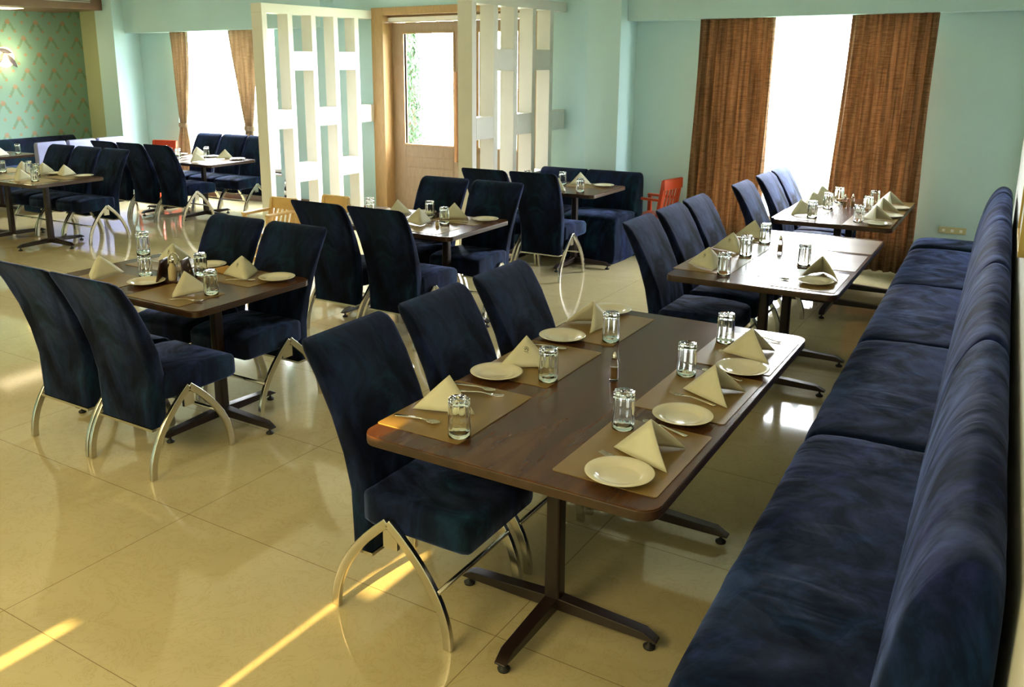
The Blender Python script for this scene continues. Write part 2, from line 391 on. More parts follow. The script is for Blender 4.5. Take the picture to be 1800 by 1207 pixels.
# door set: wooden frame, two glazed leaves
fr = BM(); x0, x1, _, z1 = DR
box(fr, x0-0.03, x0+0.15, YW-0.05, YW+0.25, 0, z1+0.03); box(fr, x1-0.15, x1+0.03, YW-0.05, YW+0.25, 0, z1+0.03)
box(fr, x0+0.15, x1-0.15, YW-0.05, YW+0.25, z1-0.06, z1+0.03)
df = struct(obj('door_1', fr, M['frame_wood'], bevel=0.005), 'wide wooden door frame around two glazed door leaves')
bm = BM(); box(bm, x0+0.15, x1-0.15, YW+0.10, YW+0.22, 2.42, z1-0.061); obj('transom_panel', bm, M['frame_wood'], df, bevel=0.003)
bm = BM(); box(bm, x0+0.15, x1-0.15, YW+0.06, YW+0.099, 2.425, 2.475); obj('transom_strip', bm, M['white_paint'], df)['label'] = 'pale strip above the door leaves'
def leaf(xa, xb, ga, gb, hx):
    yA, yB = YW+0.13, YW+0.175; z0, z1 = 0.01, 2.415
    gl = (ga, gb, 0.93, 2.28)
    bm = BM()
    box(bm, xa, gl[0], yA, yB, z0, z1); box(bm, gl[1], xb, yA, yB, z0, z1)
    box(bm, gl[0], gl[1], yA, yB, gl[3], z1); box(bm, gl[0], gl[1], yA, yB, z0, gl[2])
    d = obj('door_leaf', bm, M['door_wood'], df, bevel=0.002)
    bm = BM()
    for k in range(6): box(bm, gl[0]+0.01, gl[1]-0.01, yA-0.004, yA, 0.10+k*0.135, 0.225+k*0.135)
    obj('lower_panel', bm, M['door_wood'], d, bevel=0.002)
    bm = BM()
    for a in ((gl[0]-0.02, gl[0], gl[2], gl[3]), (gl[1], gl[1]+0.02, gl[2], gl[3]), (gl[0]-0.02, gl[1]+0.02, gl[2]-0.02, gl[2]), (gl[0]-0.02, gl[1]+0.02, gl[3], gl[3]+0.02)):
        box(bm, a[0], a[1], yA-0.012, yB+0.01, a[2], a[3])
    obj('glazing_bead', bm, M['frame_wood'], d, bevel=0.002)
    bm = BM(); box(bm, gl[0], gl[1], yA+0.02, yA+0.026, gl[2], gl[3]); obj('door_pane', bm, M['pane'], d)
    bm = BM(); box(bm, hx-0.018, hx+0.018, yA-0.075, yA-0.045, 0.74, 1.82)
    for z in (0.9, 1.66): box(bm, hx-0.01, hx+0.01, yA-0.045, yA, z-0.015, z+0.015)
    obj('door_handle', bm, M['handle_wood'], d, bevel=0.006)
leaf(x0+0.152, -5.975, -6.88, -6.14, -6.07); leaf(-5.965, x1-0.152, -5.77, -5.24, -5.87)

# open partition screens beside the entrance
def screen(x, label):
    t = thing('partition_screen', label, 'room divider', (x, 0, 0))
    D = 0.16
    ys = [7.09, 7.48, 7.86, 8.24, 8.62]
    for i, y in enumerate(ys):
        bm = BM(); box(bm, -D, 0, y, y+0.075, 0, 2.46); obj('upright', bm, M['white_paint'], t, bevel=0.003)
    bm = BM(); box(bm, -D, 0, 7.09, YW-0.005, 2.46, 2.56); obj('top_rail', bm, M['white_paint'], t, bevel=0.003)
    ends = ys[1:]+[YW-0.005]
    for i in range(5):
        for zc in ((1.315,) if i % 2 == 0 else (1.955, 0.69)):
            bm = BM(); box(bm, -D, 0, ys[i]+0.076, ends[i]-0.001, zc-0.105, zc+0.105); obj('cross_block', bm, M['white_paint'], t, bevel=0.003)
screen(-7.24, 'white open block screen left of the wooden entrance door')
screen(-4.56, 'white open block screen right of the wooden entrance door')

# curtains
def curtain(name, xa, xb, y, z0, z1, folds, mat, label, shape=None, group=None, amp=0.035):
    bm = BM(); nx, nz = folds*10, 26; grid = []
    for j in range(nz+1):
        v = j/nz; z = z1+(z0-z1)*v
        a, b_ = (shape(v) if shape else (xa, xb)); sq = (b_-a)/(xb-xa)
        grid.append([bm.verts.new((a+(b_-a)*i/nx + 0.006*math.sin(7*v+i), y+amp*(0.6+0.4*v)*math.sin(2*PI*folds*i/nx+0.5*math.sin(3*v))*(0.5+0.5*sq)+0.008*math.sin(i*1.7+4*v), z)) for i in range(nx+1)])
    for j in range(nz):
        for i in range(nx): bm.faces.new((grid[j][i], grid[j][i+1], grid[j+1][i+1], grid[j+1][i]))
    o = obj(name, bm, mat, None, smooth=True, solid=0.004)
    tag(o, label, 'curtain', group); return o
curtain('curtain', -3.03, -2.30, 8.87, 0.02, 2.40, 9, M['curtain_brown'], 'brown floor length curtain on the left of the tall right window', lambda v: (-3.02-0.06*v, -2.30+0.03*v-0.05*v*v))
curtain('curtain', -1.66, -0.92, 8.87, 0.02, 2.40, 9, M['curtain_brown'], 'brown floor length curtain on the right of the tall right window', lambda v: (-1.62-0.10*v, -0.92))
def tie(a0, b0, a1, b1, a2, b2, vt=0.66):
    def f(v):
        if v < vt: s = (v/vt)**1.5; return (a0+(a1-a0)*s, b0+(b1-b0)*s)
        s = min(1, (v-vt)/0.12); return (a1+(a2-a1)*s, b1+(b2-b1)*s)
    return f
for (a, nm) in (((-10.96, -10.56, -10.87, -10.71, -10.95, -10.66), 'left'), ((-9.74, -9.20, -9.49, -9.34, -9.56, -9.32), 'right')):
    c = curtain('tied_curtain', a[0], a[1], 8.87, 0.20, 2.42, 5, M['curtain_tan'], 'tan curtain tied back at the %s of the far left window' % nm, tie(*a, vt=0.62))
    bm = BM(); lathe(bm, [(1.0, 0), (1.12, 0.02), (1.12, 0.05), (1.0, 0.07)], 24)
    bmesh.ops.scale(bm, vec=((a[3]-a[2])/2*1.0+0.01, 0.05, 1), verts=bm.verts); bmesh.ops.translate(bm, vec=((a[2]+a[3])/2, 8.87, 1.01), verts=bm.verts)
    tb = obj('tie_band', bm, M['curtain_tan'], c, smooth=True)

# ------------------------------------------------------------------ outside
bm = BM(); box(bm, -40, 25, 9.3, 60, -0.25, -0.1); g = obj('garden_lawn', bm, M['grass']); struct(g)
def cypress(x, y, h, r, label):
    t = thing('cypress_tree', label, 'tree', (x, y, -0.1))
    bm = BM(); tube(bm, [(0, 0, 0), (0, 0, h*0.8)], [0.09, 0.03], 8); obj('trunk', bm, M['bark'], t)
    bm = BM(); rnd = random.Random(3)
    for i in range(3600):
        z = h*(0.06+0.94*rnd.random()); rr = r*(1-(z/h)**2)**0.6*(0.45+0.6*rnd.random()); a = rnd.random()*2*PI
        c = Vector((rr*math.cos(a), rr*math.sin(a), z)); d = Vector((rnd.uniform(-1, 1), rnd.uniform(-1, 1), rnd.uniform(0.3, 1.5))).normalized()*0.06; s = Vector((-math.sin(a), math.cos(a), rnd.uniform(-.4, .4)))*0.015
        vs = [bm.verts.new(p) for p in (c-d, c+s, c+d, c-s)]; bm.faces.new(vs)
    obj('foliage', bm, M['leaf'], t)
cypress(-8.90, 12.0, 2.9, 0.27, 'slim green tree seen through the left door pane')

# ------------------------------------------------------------------ chairs
def make_chair(label):
    t = thing('dining_chair', label, 'chair')
    # backrest: curved side profile, forward is +x
    prof = [(-0.165, 0.235), (-0.160, 0.34), (-0.158, 0.46), (-0.185, 0.60), (-0.230, 0.73), (-0.290, 0.86), (-0.345, 0.955), (-0.362, 0.978), (-0.374, 0.990)]
    rings = []
    th = [0.085, 0.092, 0.095, 0.09, 0.08, 0.07, 0.06, 0.045, 0.02]
    wd = [0.405, 0.415, 0.425, 0.44, 0.46, 0.475, 0.482, 0.468, 0.43]
    for (u, z), w, h in zip(prof, wd, th):
        rings.append([(u+a, b, z+(-0.25*a if z > 0.7 else 0)) for a, b in rrect(h, w, 0.028)])
    bm = BM(); loft(bm, rings); obj('backrest', bm, M['velvet'], t, smooth=True, bevel=0.008)
    bm = BM(); rings = []
    for x, dz, hw, hh in ((-0.13, 0.0, 0.208, 0.062), (-0.10, 0.0, 0.214, 0.066), (0.05, 0.003, 0.218, 0.069), (0.20, 0.001, 0.219, 0.067), (0.275, -0.004, 0.218, 0.062), (0.298, -0.008, 0.214, 0.054), (0.306, -0.010, 0.206, 0.044)):
        rings.append([(x, a, 0.425+dz+b) for a, b in rrect(2*hw*1.04, 2*hh, 0.022)])
    loft(bm, rings); obj('seat', bm, M['velvet'], t, smooth=True)
    # gothic arch legs
    for s in (-1, 1):
        y = s*0.236
        for sgn in (-1, 1):
            # from the apex the bar runs out and down, almost upright at the floor
            pts = [(sgn*0.245*(1-(1-i/10)**2.05)-0.012, y, 0.405*(1-i/10)) for i in range(11)]
            bm = BM(); bar(bm, pts, [0.034]*11, 0.022, (0, 1, 0)); obj('leg', bm, M['chrome'], t, smooth=True, bevel=0.004)
    bm = BM(); tube(bm, [(0.19, -0.236, 0.20), (0.19, 0.236, 0.20)], 0.009); obj('stretcher', bm, M['chrome'], t, smooth=True)
    bm = BM(); box(bm, -0.215, -0.115, -0.20, 0.20, 0.222, 0.234); obj('bottom_rail', bm, M['chrome'], t)
    for s in (-1, 1):
        bm = BM(); box(bm, -0.04, 0.02, s*0.222-0.008, s*0.222+0.008, 0.30, 0.37); obj('seat_bracket', bm, M['chrome'], t)
    return t
chair = Kind(make_chair)
ord3 = ['nearest', 'middle', 'farthest']

# ------------------------------------------------------------------ tables
def table_foot(parent, x, y, out, ax):
    """column with a T shaped foot; 'out' = direction of the odd arm, ax = 'x' or 'y' axis of the table's length"""
    bm = BM(); loft(bm, [[(x+a, y+b, z) for a, b in rrect(w, w, 0.012)] for z, w in ((0.055, 0.060), (0.70, 0.052))])
    c = obj('column', bm, M['black_metal'], parent, smooth=True, bevel=0.002)
    arms = [(0, 1), (0, -1), (out, 0)] if ax == 'x' else [(1, 0), (-1, 0), (0, out)]
    for dx, dy in arms:
        ln = 0.39; bm = BM(); sd = (-dy, dx, 0)
        rings = []
        for s, zt, zb, w in ((0.02, 0.082, 0.036, 0.05), (ln-0.05, 0.066, 0.036, 0.046), (ln, 0.040, 0.034, 0.040)):
            p = Vector((x+dx*s, y+dy*s, 0)); sv = Vector(sd)*w/2
            rings.append([(p+sv)+Vector((0, 0, zt)), (p-sv)+Vector((0, 0, zt)), (p-sv)+Vector((0, 0, zb)), (p+sv)+Vector((0, 0, zb))])
        loft(bm, rings); a = obj('foot_arm', bm, M['black_metal'], parent, bevel=0.003)
        bm = BM(); q = (x+dx*(ln-0.03), y+dy*(ln-0.03)); lathe(bm, [(0.001, 0), (0.02, 0), (0.022, 0.008), (0.010, 0.016), (0.006, 0.02), (0.006, 0.038), (0.001, 0.038)], 12)
        bmesh.ops.translate(bm, vec=(q[0], q[1], 0.0), verts=bm.verts); obj('levelling_foot', bm, M['rubber'], a, smooth=True)
    bm = BM(); box(bm, x-0.12, x+0.12, y-0.12, y+0.12, 0.70, 0.708); obj('mounting_plate', bm, M['black_metal'], parent)
def table(label, x0, x1, y0, y1, cols, ax, rot=0, r=0.05, group=None):
    cx, cy = (x0+x1)/2, (y0+y1)/2; w, d = x1-x0, y1-y0
    t = thing('dining_table', label, 'table', (cx, cy, 0), rot, group)
    bm = BM(); prism(bm, rrect(w, d, r, 5), 0.708, 0.738); obj('table_edge', bm, M['walnut_edge'], t, bevel=0.003)
    bm = BM(); prism(bm, rrect(w-0.002, d-0.002, r, 5), 0.738, 0.742); obj('tabletop', bm, M['walnut'], t)
    for (x, y, out) in cols: table_foot(t, x-cx, y-cy, out, ax)
    return t
TOP = 0.742
table('long dark walnut table nearest the camera beside the blue banquette', -1.79, -0.77, 2.08, 3.95, [(-1.28, 2.52, -1), (-1.28, 3.32, 1)], 'y', 0.01, 0.06)
table('second long walnut table along the banquette, glaring with window light', -1.76, -0.83, 4.76, 6.50, [(-1.31, 5.26, -1), (-1.31, 5.88, 1)], 'y', 0.015)
table('third long walnut table along the banquette, just before the brown curtains', -1.73, -0.88, 6.98, 8.45, [(-1.31, 7.36, -1), (-1.31, 7.94, 1)], 'y', 0.02)
table('four seat walnut table at the left with the brown leather caddy', -4.71, -3.40, 2.77, 3.60, [(-3.66, 3.12, 1), (-4.42, 3.12, -1)], 'x', 0)
table('four seat walnut table in the middle before the wooden door', -4.73, -3.42, 5.02, 5.86, [(-3.72, 5.42, 1), (-4.44, 5.42, -1)], 'x', 0)
table('four seat walnut table pushed against the blue booth bench', -4.62, -3.43, 7.38, 8.15, [(-3.75, 7.66, 1), (-4.30, 7.66, -1)], 'x', 0)
table('long walnut table at the far left edge with three chairs behind', -10.35, -8.50, 5.05, 5.88, [(-9.02, 5.50, 1), (-9.80, 5.52, -1)], 'x', 0)
table('long walnut table under the far left window between two rows of chairs', -10.3, -8.42, 7.25, 8.02, [(-9.04, 7.68, 1), (-9.80, 7.66, -1)], 'x', 0)
table('dark table beside the papered alcove at the far left', -12.25, -11.55, 6.20, 7.00, [(-11.9, 6.60, 1)], 'x', 0)

# ------------------------------------------------------------------ placing chairs
BAN = 'chairs facing the banquette'
for tn, x, ys in (('first', -1.715, (2.38, 2.93, 3.48)), ('second', -1.70, (5.12, 5.66, 6.16)), ('third', -1.65, (7.12, 7.80, 8.29))):
    for k, y in enumerate(ys):
        chair((x, y, 0), 0.01, 'high backed navy velvet chair, %s of three at the %s table along the banquette' % (ord3[k], tn), BAN)
UP, DN = PI/2, -PI/2
def row(xs, y, rz, side, where, names):
    for x, n in zip(xs, names):
        chair((x, y, 0), rz, 'navy velvet chair, %s on the %s side of the %s' % (n, side, where), 'chairs around the %s' % where)
row((-3.60, -4.10), 2.68, UP, 'near', 'left four seat table', ('right hand one', 'left hand one'))
row((-3.71, -4.22), 3.46, DN, 'far', 'left four seat table', ('right hand one', 'left hand one'))
row((-3.71, -4.23), 4.92, UP, 'near', 'middle four seat table', ('right hand one', 'left hand one'))
row((-3.70, -4.22), 5.78, DN, 'far', 'middle four seat table', ('right hand one', 'left hand one'))
row((-3.77, -4.28), 7.20, UP, 'near', 'booth table', ('right hand one', 'left hand one'))
row((-8.88, -9.39, -9.90), 5.95, DN, 'far', 'far left edge table', ('rightmost', 'middle one', 'leftmost'))
row((-8.93, -9.45, -9.97), 7.27, UP, 'near', 'far left window table', ('rightmost', 'middle one', 'leftmost'))
row((-8.80, -9.29, -9.79), 8.12, DN, 'far', 'far left window table', ('rightmost', 'middle one', 'leftmost'))

# ------------------------------------------------------------------ upholstered seating
def smooth_profile(p, k=6):                            # closed polygon rounded with Catmull-Rom
    n = len(p); o = []
    for i in range(n):
        a, b, c, d = p[i-1], p[i], p[(i+1) % n], p[(i+2) % n]
        for j in range(k):
            s = j/k
            o.append(tuple(0.5*((2*b[m])+(-a[m]+c[m])*s+(2*a[m]-5*b[m]+4*c[m]-d[m])*s*s+(-a[m]+3*b[m]-3*c[m]+d[m])*s**3) for m in (0, 1)))
    return o
def shrink(prof, d):
    cx = sum(p[0] for p in prof)/len(prof); cy = sum(p[1] for p in prof)/len(prof)
    w = max(p[0] for p in prof)-min(p[0] for p in prof); h = max(p[1] for p in prof)-min(p[1] for p in prof)
    return [(cx+(x-cx)*(1-2*d/w), max(0.0, cy+(z-cy)*(1-2*d/h))) for x, z in prof]
def cushion(name, prof, ln, mat, parent, crown=0.0, step=10, round_=0.02, k=6):
    prof = smooth_profile(prof, k); rings = []
    ys = [(0.0, round_), (round_*0.3, round_*0.45), (round_, 0.0)] + [(round_+(ln-2*round_)*i/step, 0) for i in range(1, step)] + [(ln-round_, 0.0), (ln-round_*0.3, round_*0.45), (ln, round_)]
    for y, d in ys:
        pr = shrink(prof, d) if d else prof
        q = y/ln; c = crown*math.sin(PI*q)**0.6 if 0 < q < 1 else 0
        rings.append([(x, y, z+(c if z > 0.4 else 0)) for x, z in pr])
    bm = BM(); loft(bm, rings); o = obj(name, bm, mat, parent, smooth=True); return o
def wrinkled(o, s=0.008, seed=0):
    tx = bpy.data.textures.new('wrinkle', 'CLOUDS'); tx.noise_scale = 0.16
    sb = o.modifiers.new('u', 'SUBSURF'); sb.levels = 1; sb.render_levels = 1
    md = o.modifiers.new('d', 'DISPLACE'); md.texture = tx; md.strength = s; md.texture_coords = 'GLOBAL'; md.mid_level = 0.5
SEAT = [(0.015, 0.0), (0.0, 0.10), (0.0, 0.30), (0.012, 0.40), (0.055, 0.452), (0.16, 0.470), (0.34, 0.472), (0.50, 0.466), (0.56, 0.46), (0.56, 0.30), (0.56, 0.10), (0.55, 0.0)]
BACK = [(0.47, 0.0), (0.465, 0.20), (0.46, 0.44), (0.475, 0.60), (0.505, 0.76), (0.545, 0.88), (0.60, 0.945), (0.655, 0.94), (0.69, 0.88), (0.695, 0.70), (0.695, 0.35), (0.69, 0.0)]
def banquette(label, s0, ln, mat=None, group='banquette sections along the right wall', k=1.0, dz=0.0):
    mat = mat or M['velvet_sofa']; a = 0.035
    loc = (-0.645-math.sin(a)*(s0-1.9), 1.9+(s0-1.9)*math.cos(a), 0)
    t = thing('banquette_section', label, 'sofa', loc, a, group)
    o = cushion('seat', [(x, z*k) for x, z in SEAT], ln-0.004, mat, t, 0.006, 14, 0.03); wrinkled(o, 0.012)
    o = cushion('backrest', [(x, z) for x, z in BACK], ln-0.004, mat, t, 0.0, 14, 0.03); wrinkled(o, 0.006)
    return t
banquette('navy velvet banquette section nearest the camera with rounded end', 1.84, 1.76)
banquette('creased navy velvet banquette section, second from the camera', 3.60, 1.47)
banquette('light catching navy velvet banquette section, third from the camera', 5.07, 1.43)
banquette('navy velvet banquette section, fourth from the camera', 6.50, 1.38)
banquette('short dark banquette end piece in the corner by the curtain', 7.88, 0.42, M['velvet_dark'], k=1.03)

# booth bench before the pillar, facing the near side
def bench(label, x0, ln, rot, y0, D=1.0):
    t = thing('booth_bench', label, 'bench', (x0, y0, 0), rot, None)
    o = cushion('seat', [(x, z) for x, z in SEAT], ln-0.004, M['velvet'], t, 0.004, 8, 0.025)
    o = cushion('backrest', [(x*D, z*0.885) for x, z in BACK], ln-0.004, M['velvet'], t, 0.0, 8, 0.02)
    return t
# profile depth axis +x, length axis +y  ->  rotate so depth points to +y and length to -x
bench('blue booth bench section at the open end beside the orange high chair', -3.41, 0.60, PI/2, 7.86)
bench('blue booth bench section beside the white screen', -4.012, 0.54, PI/2, 7.86)
# alcove seating at the far left
tb = thing('wall_bench', 'long dark bench along the floral papered wall', 'bench', (-12.38, 8.5, 0), PI, None)
cushion('seat', SEAT, 5.0, M['velvet_dark'], tb, 0, 10, 0.02); cushion('backrest', [(x, z*0.89) for x, z in BACK], 5.0, M['velvet_dark'], tb, 0, 10, 0.02)
M['velvet_lit'] = simple('window_lit_velvet', (0.27, 0.29, 0.50), 0.8, 0, 0.1)  # velvet paled so its colour carries the window light on the seat backs
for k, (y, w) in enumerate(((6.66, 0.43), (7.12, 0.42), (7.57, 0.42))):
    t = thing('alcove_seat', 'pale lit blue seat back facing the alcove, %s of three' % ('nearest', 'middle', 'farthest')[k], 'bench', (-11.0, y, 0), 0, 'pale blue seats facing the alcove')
    bm = BM(); loft(bm, [[(-0.05+a, w/2+b, z) for a, b in rrect(h, ww, 0.02)] for z, h, ww in ((0.10, 0.08, w-0.02), (0.5, 0.085, w), (0.90, 0.08, w), (0.935, 0.06, w-0.015))]); obj('backrest', bm, M['velvet_lit'], t, smooth=True, bevel=0.008)
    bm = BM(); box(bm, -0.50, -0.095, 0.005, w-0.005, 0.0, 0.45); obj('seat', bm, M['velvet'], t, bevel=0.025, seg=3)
# ------------------------------------------------------------------ high chairs
def slat_chair(name, label, loc, rot, mat, w, d, h, hs, tray=False):
    t = thing(name, label, 'high chair', loc, rot)
    lean = 0.06
    for sx_ in (-1, 1):
        for sy_ in (-1, 1):
            top = h if sx_ < 0 else hs+0.18
            bm = BM(); loft(bm, [[(sx_*(d/2+0.03)+a, sy_*(w/2+0.02)+b, 0) for a, b in rrect(0.04, 0.035, 0.008, 2)], [(sx_*d/2+a, sy_*w/2+b, hs) for a, b in rrect(0.045, 0.035, 0.008, 2)], [(sx_*d/2+(-lean if sx_ < 0 else 0)+a, sy_*w/2+b, top) for a, b in rrect(0.04, 0.035, 0.008, 2)]])
            obj('leg', bm, mat, t, bevel=0.003)
    bm = BM(); box(bm, -d/2, d/2, -w/2, w/2, hs-0.015, hs+0.01); obj('seat', bm, mat, t, bevel=0.006)
    bm = BM(); box(bm, -d/2-lean-0.02, -d/2-lean+0.012, -w/2-0.02, w/2+0.02, h-0.10, h+0.01); obj('top_rail', bm, mat, t, bevel=0.012)
    for k in range(5):
        y = -w/2+w*(k+0.75)/5.5+0.005
        bm = BM(); loft(bm, [[(-d/2+a, y+b, hs) for a, b in rrect(0.012, 0.03, 0.004, 2)], [(-d/2-lean+a, y+b, h-0.09) for a, b in rrect(0.012, 0.03, 0.004, 2)]]); obj('back_slat', bm, mat, t)
    for sy_ in (-1, 1):
        bm = BM(); box(bm, -d/2-0.02, d/2+0.02, sy_*w/2-0.025, sy_*w/2+0.025, hs+0.165, hs+0.19); obj('armrest', bm, mat, t, bevel=0.008)
    for z, xx in ((0.16, d/2+0.015), (0.22, -d/2-0.01)):
        bm = BM(); box(bm, xx-0.012, xx+0.012, -w/2, w/2, z, z+0.05); obj('crossbar', bm, mat, t, bevel=0.004)
    for sy_ in (-1, 1):
        bm = BM(); box(bm, -d/2-0.01, d/2+0.01, sy_*(w/2+0.008)-0.01, sy_*(w/2+0.008)+0.01, 0.20, 0.25); obj('side_rail', bm, mat, t, bevel=0.004)
    if tray: bm = BM(); box(bm, d/2-0.03, d/2+0.20, -w/2-0.01, w/2+0.01, hs+0.19, hs+0.205); obj('tray', bm, mat, t, bevel=0.006)
    return t
slat_chair('high_chair', 'orange plastic slatted high chair beside the booth bench', (-3.33, 8.64, 0), PI*0.93, M['orange_plastic'], 0.30, 0.30, 0.78, 0.40)
slat_chair('high_chair', 'orange plastic high chair behind the far left window chairs', (-10.98, 8.45, 0), -PI*0.45, M['orange_plastic'], 0.42, 0.34, 0.82, 0.40)
slat_chair('high_chair', 'pale wooden high chair behind the middle table, left one', (-5.93, 5.75, 0), -PI/2, M['pale_wood'], 0.30, 0.30, 0.70, 0.42)
slat_chair('high_chair', 'pale wooden high chair behind the middle table, right one', (-5.42, 5.90, 0), -PI/2, M['pale_wood'], 0.28, 0.30, 0.74, 0.42)

# ------------------------------------------------------------------ tableware
def make_plate(label):
    t = thing('side_plate', label, 'plate')
    prof = [(0.0005, 0.004), (0.055, 0.004), (0.062, 0.006), (0.070, 0.012), (0.084, 0.0155), (0.1005, 0.0195), (0.1025, 0.0185), (0.100, 0.0165), (0.084, 0.011), (0.072, 0.007), (0.060, 0.0), (0.0005, 0.0)]
    bm = BM(); lathe(bm, prof, 48); obj('dish', bm, M['porcelain'], t, smooth=True); return t
plate0 = Kind(make_plate)
def make_glass(label):
    t = thing('tumbler', label, 'glass')
    # upturned: mouth on the table, thick fluted base on top
    outer = [(0.0375, 0.0), (0.0372, 0.025), (0.0360, 0.06), (0.0350, 0.095), (0.0342, 0.124), (0.0325, 0.130), (0.0005, 0.127)]
    inner = [(0.0005, 0.116), (0.0300, 0.115), (0.0315, 0.100), (0.0335, 0.06), (0.0353, 0.02), (0.0360, 0.0)]
    n = 60; bm = BM(); rings = []
    for i, (r, z) in enumerate(outer+inner):
        fl = 0.10*min(1, max(0, (z-0.02)/0.03)) if i < 6 else 0
        rings.append([(r*(1+fl*(abs(math.cos(5*2*PI*k/n))-0.6))*math.cos(2*PI*k/n), r*(1+fl*(abs(math.cos(5*2*PI*k/n))-0.6))*math.sin(2*PI*k/n), z) for k in range(n)])
    rings.append(rings[0]); loft(bm, rings, caps=False); bmesh.ops.remove_doubles(bm, verts=bm.verts, dist=1e-5)
    obj('glass_body', bm, M['glass'], t, smooth=True); return t
glass0 = Kind(make_glass)
def logo(parent, apex, a, b, mat, rnd):
    # small printed emblem on the flap (apex, a, b)
    A, P, Q = Vector(apex), Vector(a), Vector(b); n = (P-A).cross(Q-A).normalized()
    if n.z < 0: n = -n
    c = A*0.56+P*0.22+Q*0.22+n*0.0085; u = (Q-P).normalized(); v = n.cross(u)
    if v.z < 0: v = -v; 
    bm = BM()
    def stroke(pts, w):
        for p0, p1 in zip(pts, pts[1:]):
            p0, p1 = Vector(p0), Vector(p1); d = (p1-p0).normalized(); s = Vector((-d.y, d.x))*w/2
            q = [p0+s, p1+s, p1-s, p0-s]; q = [c+u*x.x+v*x.y for x in q]
            vs = [bm.verts.new(x) for x in q]+[bm.verts.new(x+n*0.0004) for x in q]
            for f in ((0, 1, 2, 3), (4, 7, 6, 5), (0, 4, 5, 1), (1, 5, 6, 2), (2, 6, 7, 3), (3, 7, 4, 0)): bm.faces.new([vs[i] for i in f])
    R = 0.010
    stroke([(R*math.cos(t_), R*math.sin(t_)) for t_ in [k*PI/6+0.9 for k in range(10)]], 0.0018)
    stroke([(-0.006, -0.004), (-0.001, 0.006), (0.003, -0.002), (0.007, 0.004)], 0.0022)
    stroke([(-0.010, -0.014), (0.010, -0.014)], 0.0014)
    obj('printed_emblem', bm, mat, parent)
def make_napkin(label, with_logo):
    t = thing('folded_napkin', label, 'napkin')
    A = Vector((0.0, 0, 0.116)); P = Vector((0.115, 0, 0)); Ls = [Vector((-0.085, s*0.098, 0)) for s in (1, -1)]
    n = 7
    for s, F in zip((1, -1), Ls):
        bm = BM(); G = []
        nrm = (P-A).cross(F-A).normalized(); 
        for i in range(n+1):
            rowv = []
            for j in range(i+1):
                a = 1-i/n; b = (i-j)/n; c = j/n
                p = A*a+P*b+F*c
                bulge = 4*b*c*0.012+4*a*c*0.006
                p = p+nrm*bulge*(1 if nrm.z > 0 else -1)
                rowv.append(bm.verts.new(p))
            G.append(rowv)
        for i in range(n):
            for j in range(i+1):
                bm.faces.new((G[i][j], G[i+1][j], G[i+1][j+1]))
                if j < i: bm.faces.new((G[i][j], G[i+1][j+1], G[i][j+1]))
        o = obj('flap', bm, M['napkin'], t, smooth=True, solid=0.005)
    if with_logo: logo(t, A, P, Ls[1], M['ink'], None)
    return t
nap_plain = Kind(lambda l: make_napkin(l, False)); nap_logo = Kind(lambda l: make_napkin(l, True))
def make_mat(w, d):
    def f(label):
        t = thing('placemat', label, 'placemat')
        bm = BM(); prism(bm, rrect(w, d, 0.008, 2), 0.0, 0.0025); obj('mat_sheet', bm, M['placemat'], t); return t
    return f
mat_v = Kind(make_mat(0.33, 0.49)); mat_h = Kind(make_mat(0.42, 0.31))
def make_spoon(label):
    t = thing('spoon', label, 'spoon')
    bm = BM(); rings = []
    for s, w, z, th in ((0, 0.006, 0.003, 0.0012), (0.005, 0.0085, 0.003, 0.0014), (0.05, 0.006, 0.006, 0.0016), (0.10, 0.004, 0.009, 0.002), (0.13, 0.004, 0.006, 0.002)):
        rings.append([(s, a, z+b) for a, b in rrect(w*2, th*2, 0.001, 2)])
    loft(bm, rings); obj('handle', bm, M['steel'], t, smooth=True)
    bm = BM(); n = 16; rings = []
    for q, dz in ((1.0, 0.0075), (0.8, 0.0040), (0.5, 0.0018), (0.05, 0.0010)):
        rings.append([(0.150+0.026*q*math.cos(2*PI*k/n), 0.0175*q*math.sin(2*PI*k/n), dz) for k in range(n)])
    loft(bm, rings, caps=False); obj('bowl', bm, M['steel'], t, smooth=True, solid=0.0012); return t
def make_fork(label):
    t = thing('fork', label, 'fork')
    bm = BM(); rings = []
    for s, w, z, th in ((0, 0.006, 0.003, 0.0012), (0.005, 0.0085, 0.003, 0.0014), (0.05, 0.006, 0.006, 0.0016), (0.10, 0.004, 0.009, 0.002), (0.125, 0.005, 0.006, 0.0015), (0.140, 0.012, 0.004, 0.0012)):
        rings.append([(s, a, z+b) for a, b in rrect(w*2, th*2, 0.001, 2)])
    loft(bm, rings); obj('handle', bm, M['steel'], t, smooth=True)
    bm = BM()
    for k in range(4): bar(bm, [(0.139, -0.009+k*0.006, 0.004), (0.16, -0.010+k*0.0066, 0.003), (0.185, -0.010+k*0.0066, 0.007)], 0.0018, 0.0028, (0, 1, 0))
    obj('tines', bm, M['steel'], t); return t
spoon0 = Kind(make_spoon); fork0 = Kind(make_fork)
Z1 = TOP+0.0027
def P_(x, y, l, z=None): return plate0((x, y, TOP+0.003 if z is None else z), 0, l, 'white side plates')
def G_(x, y, l, z=None): return glass0((x, y, TOP+0.0032 if z is None else z), (x*7) % 1, l, 'upturned glass tumblers')
def K_(x, y, a, l, lg=False): return (nap_logo if lg else nap_plain)((x, y, TOP+0.0055), math.radians(a), l, 'folded cream napkins')

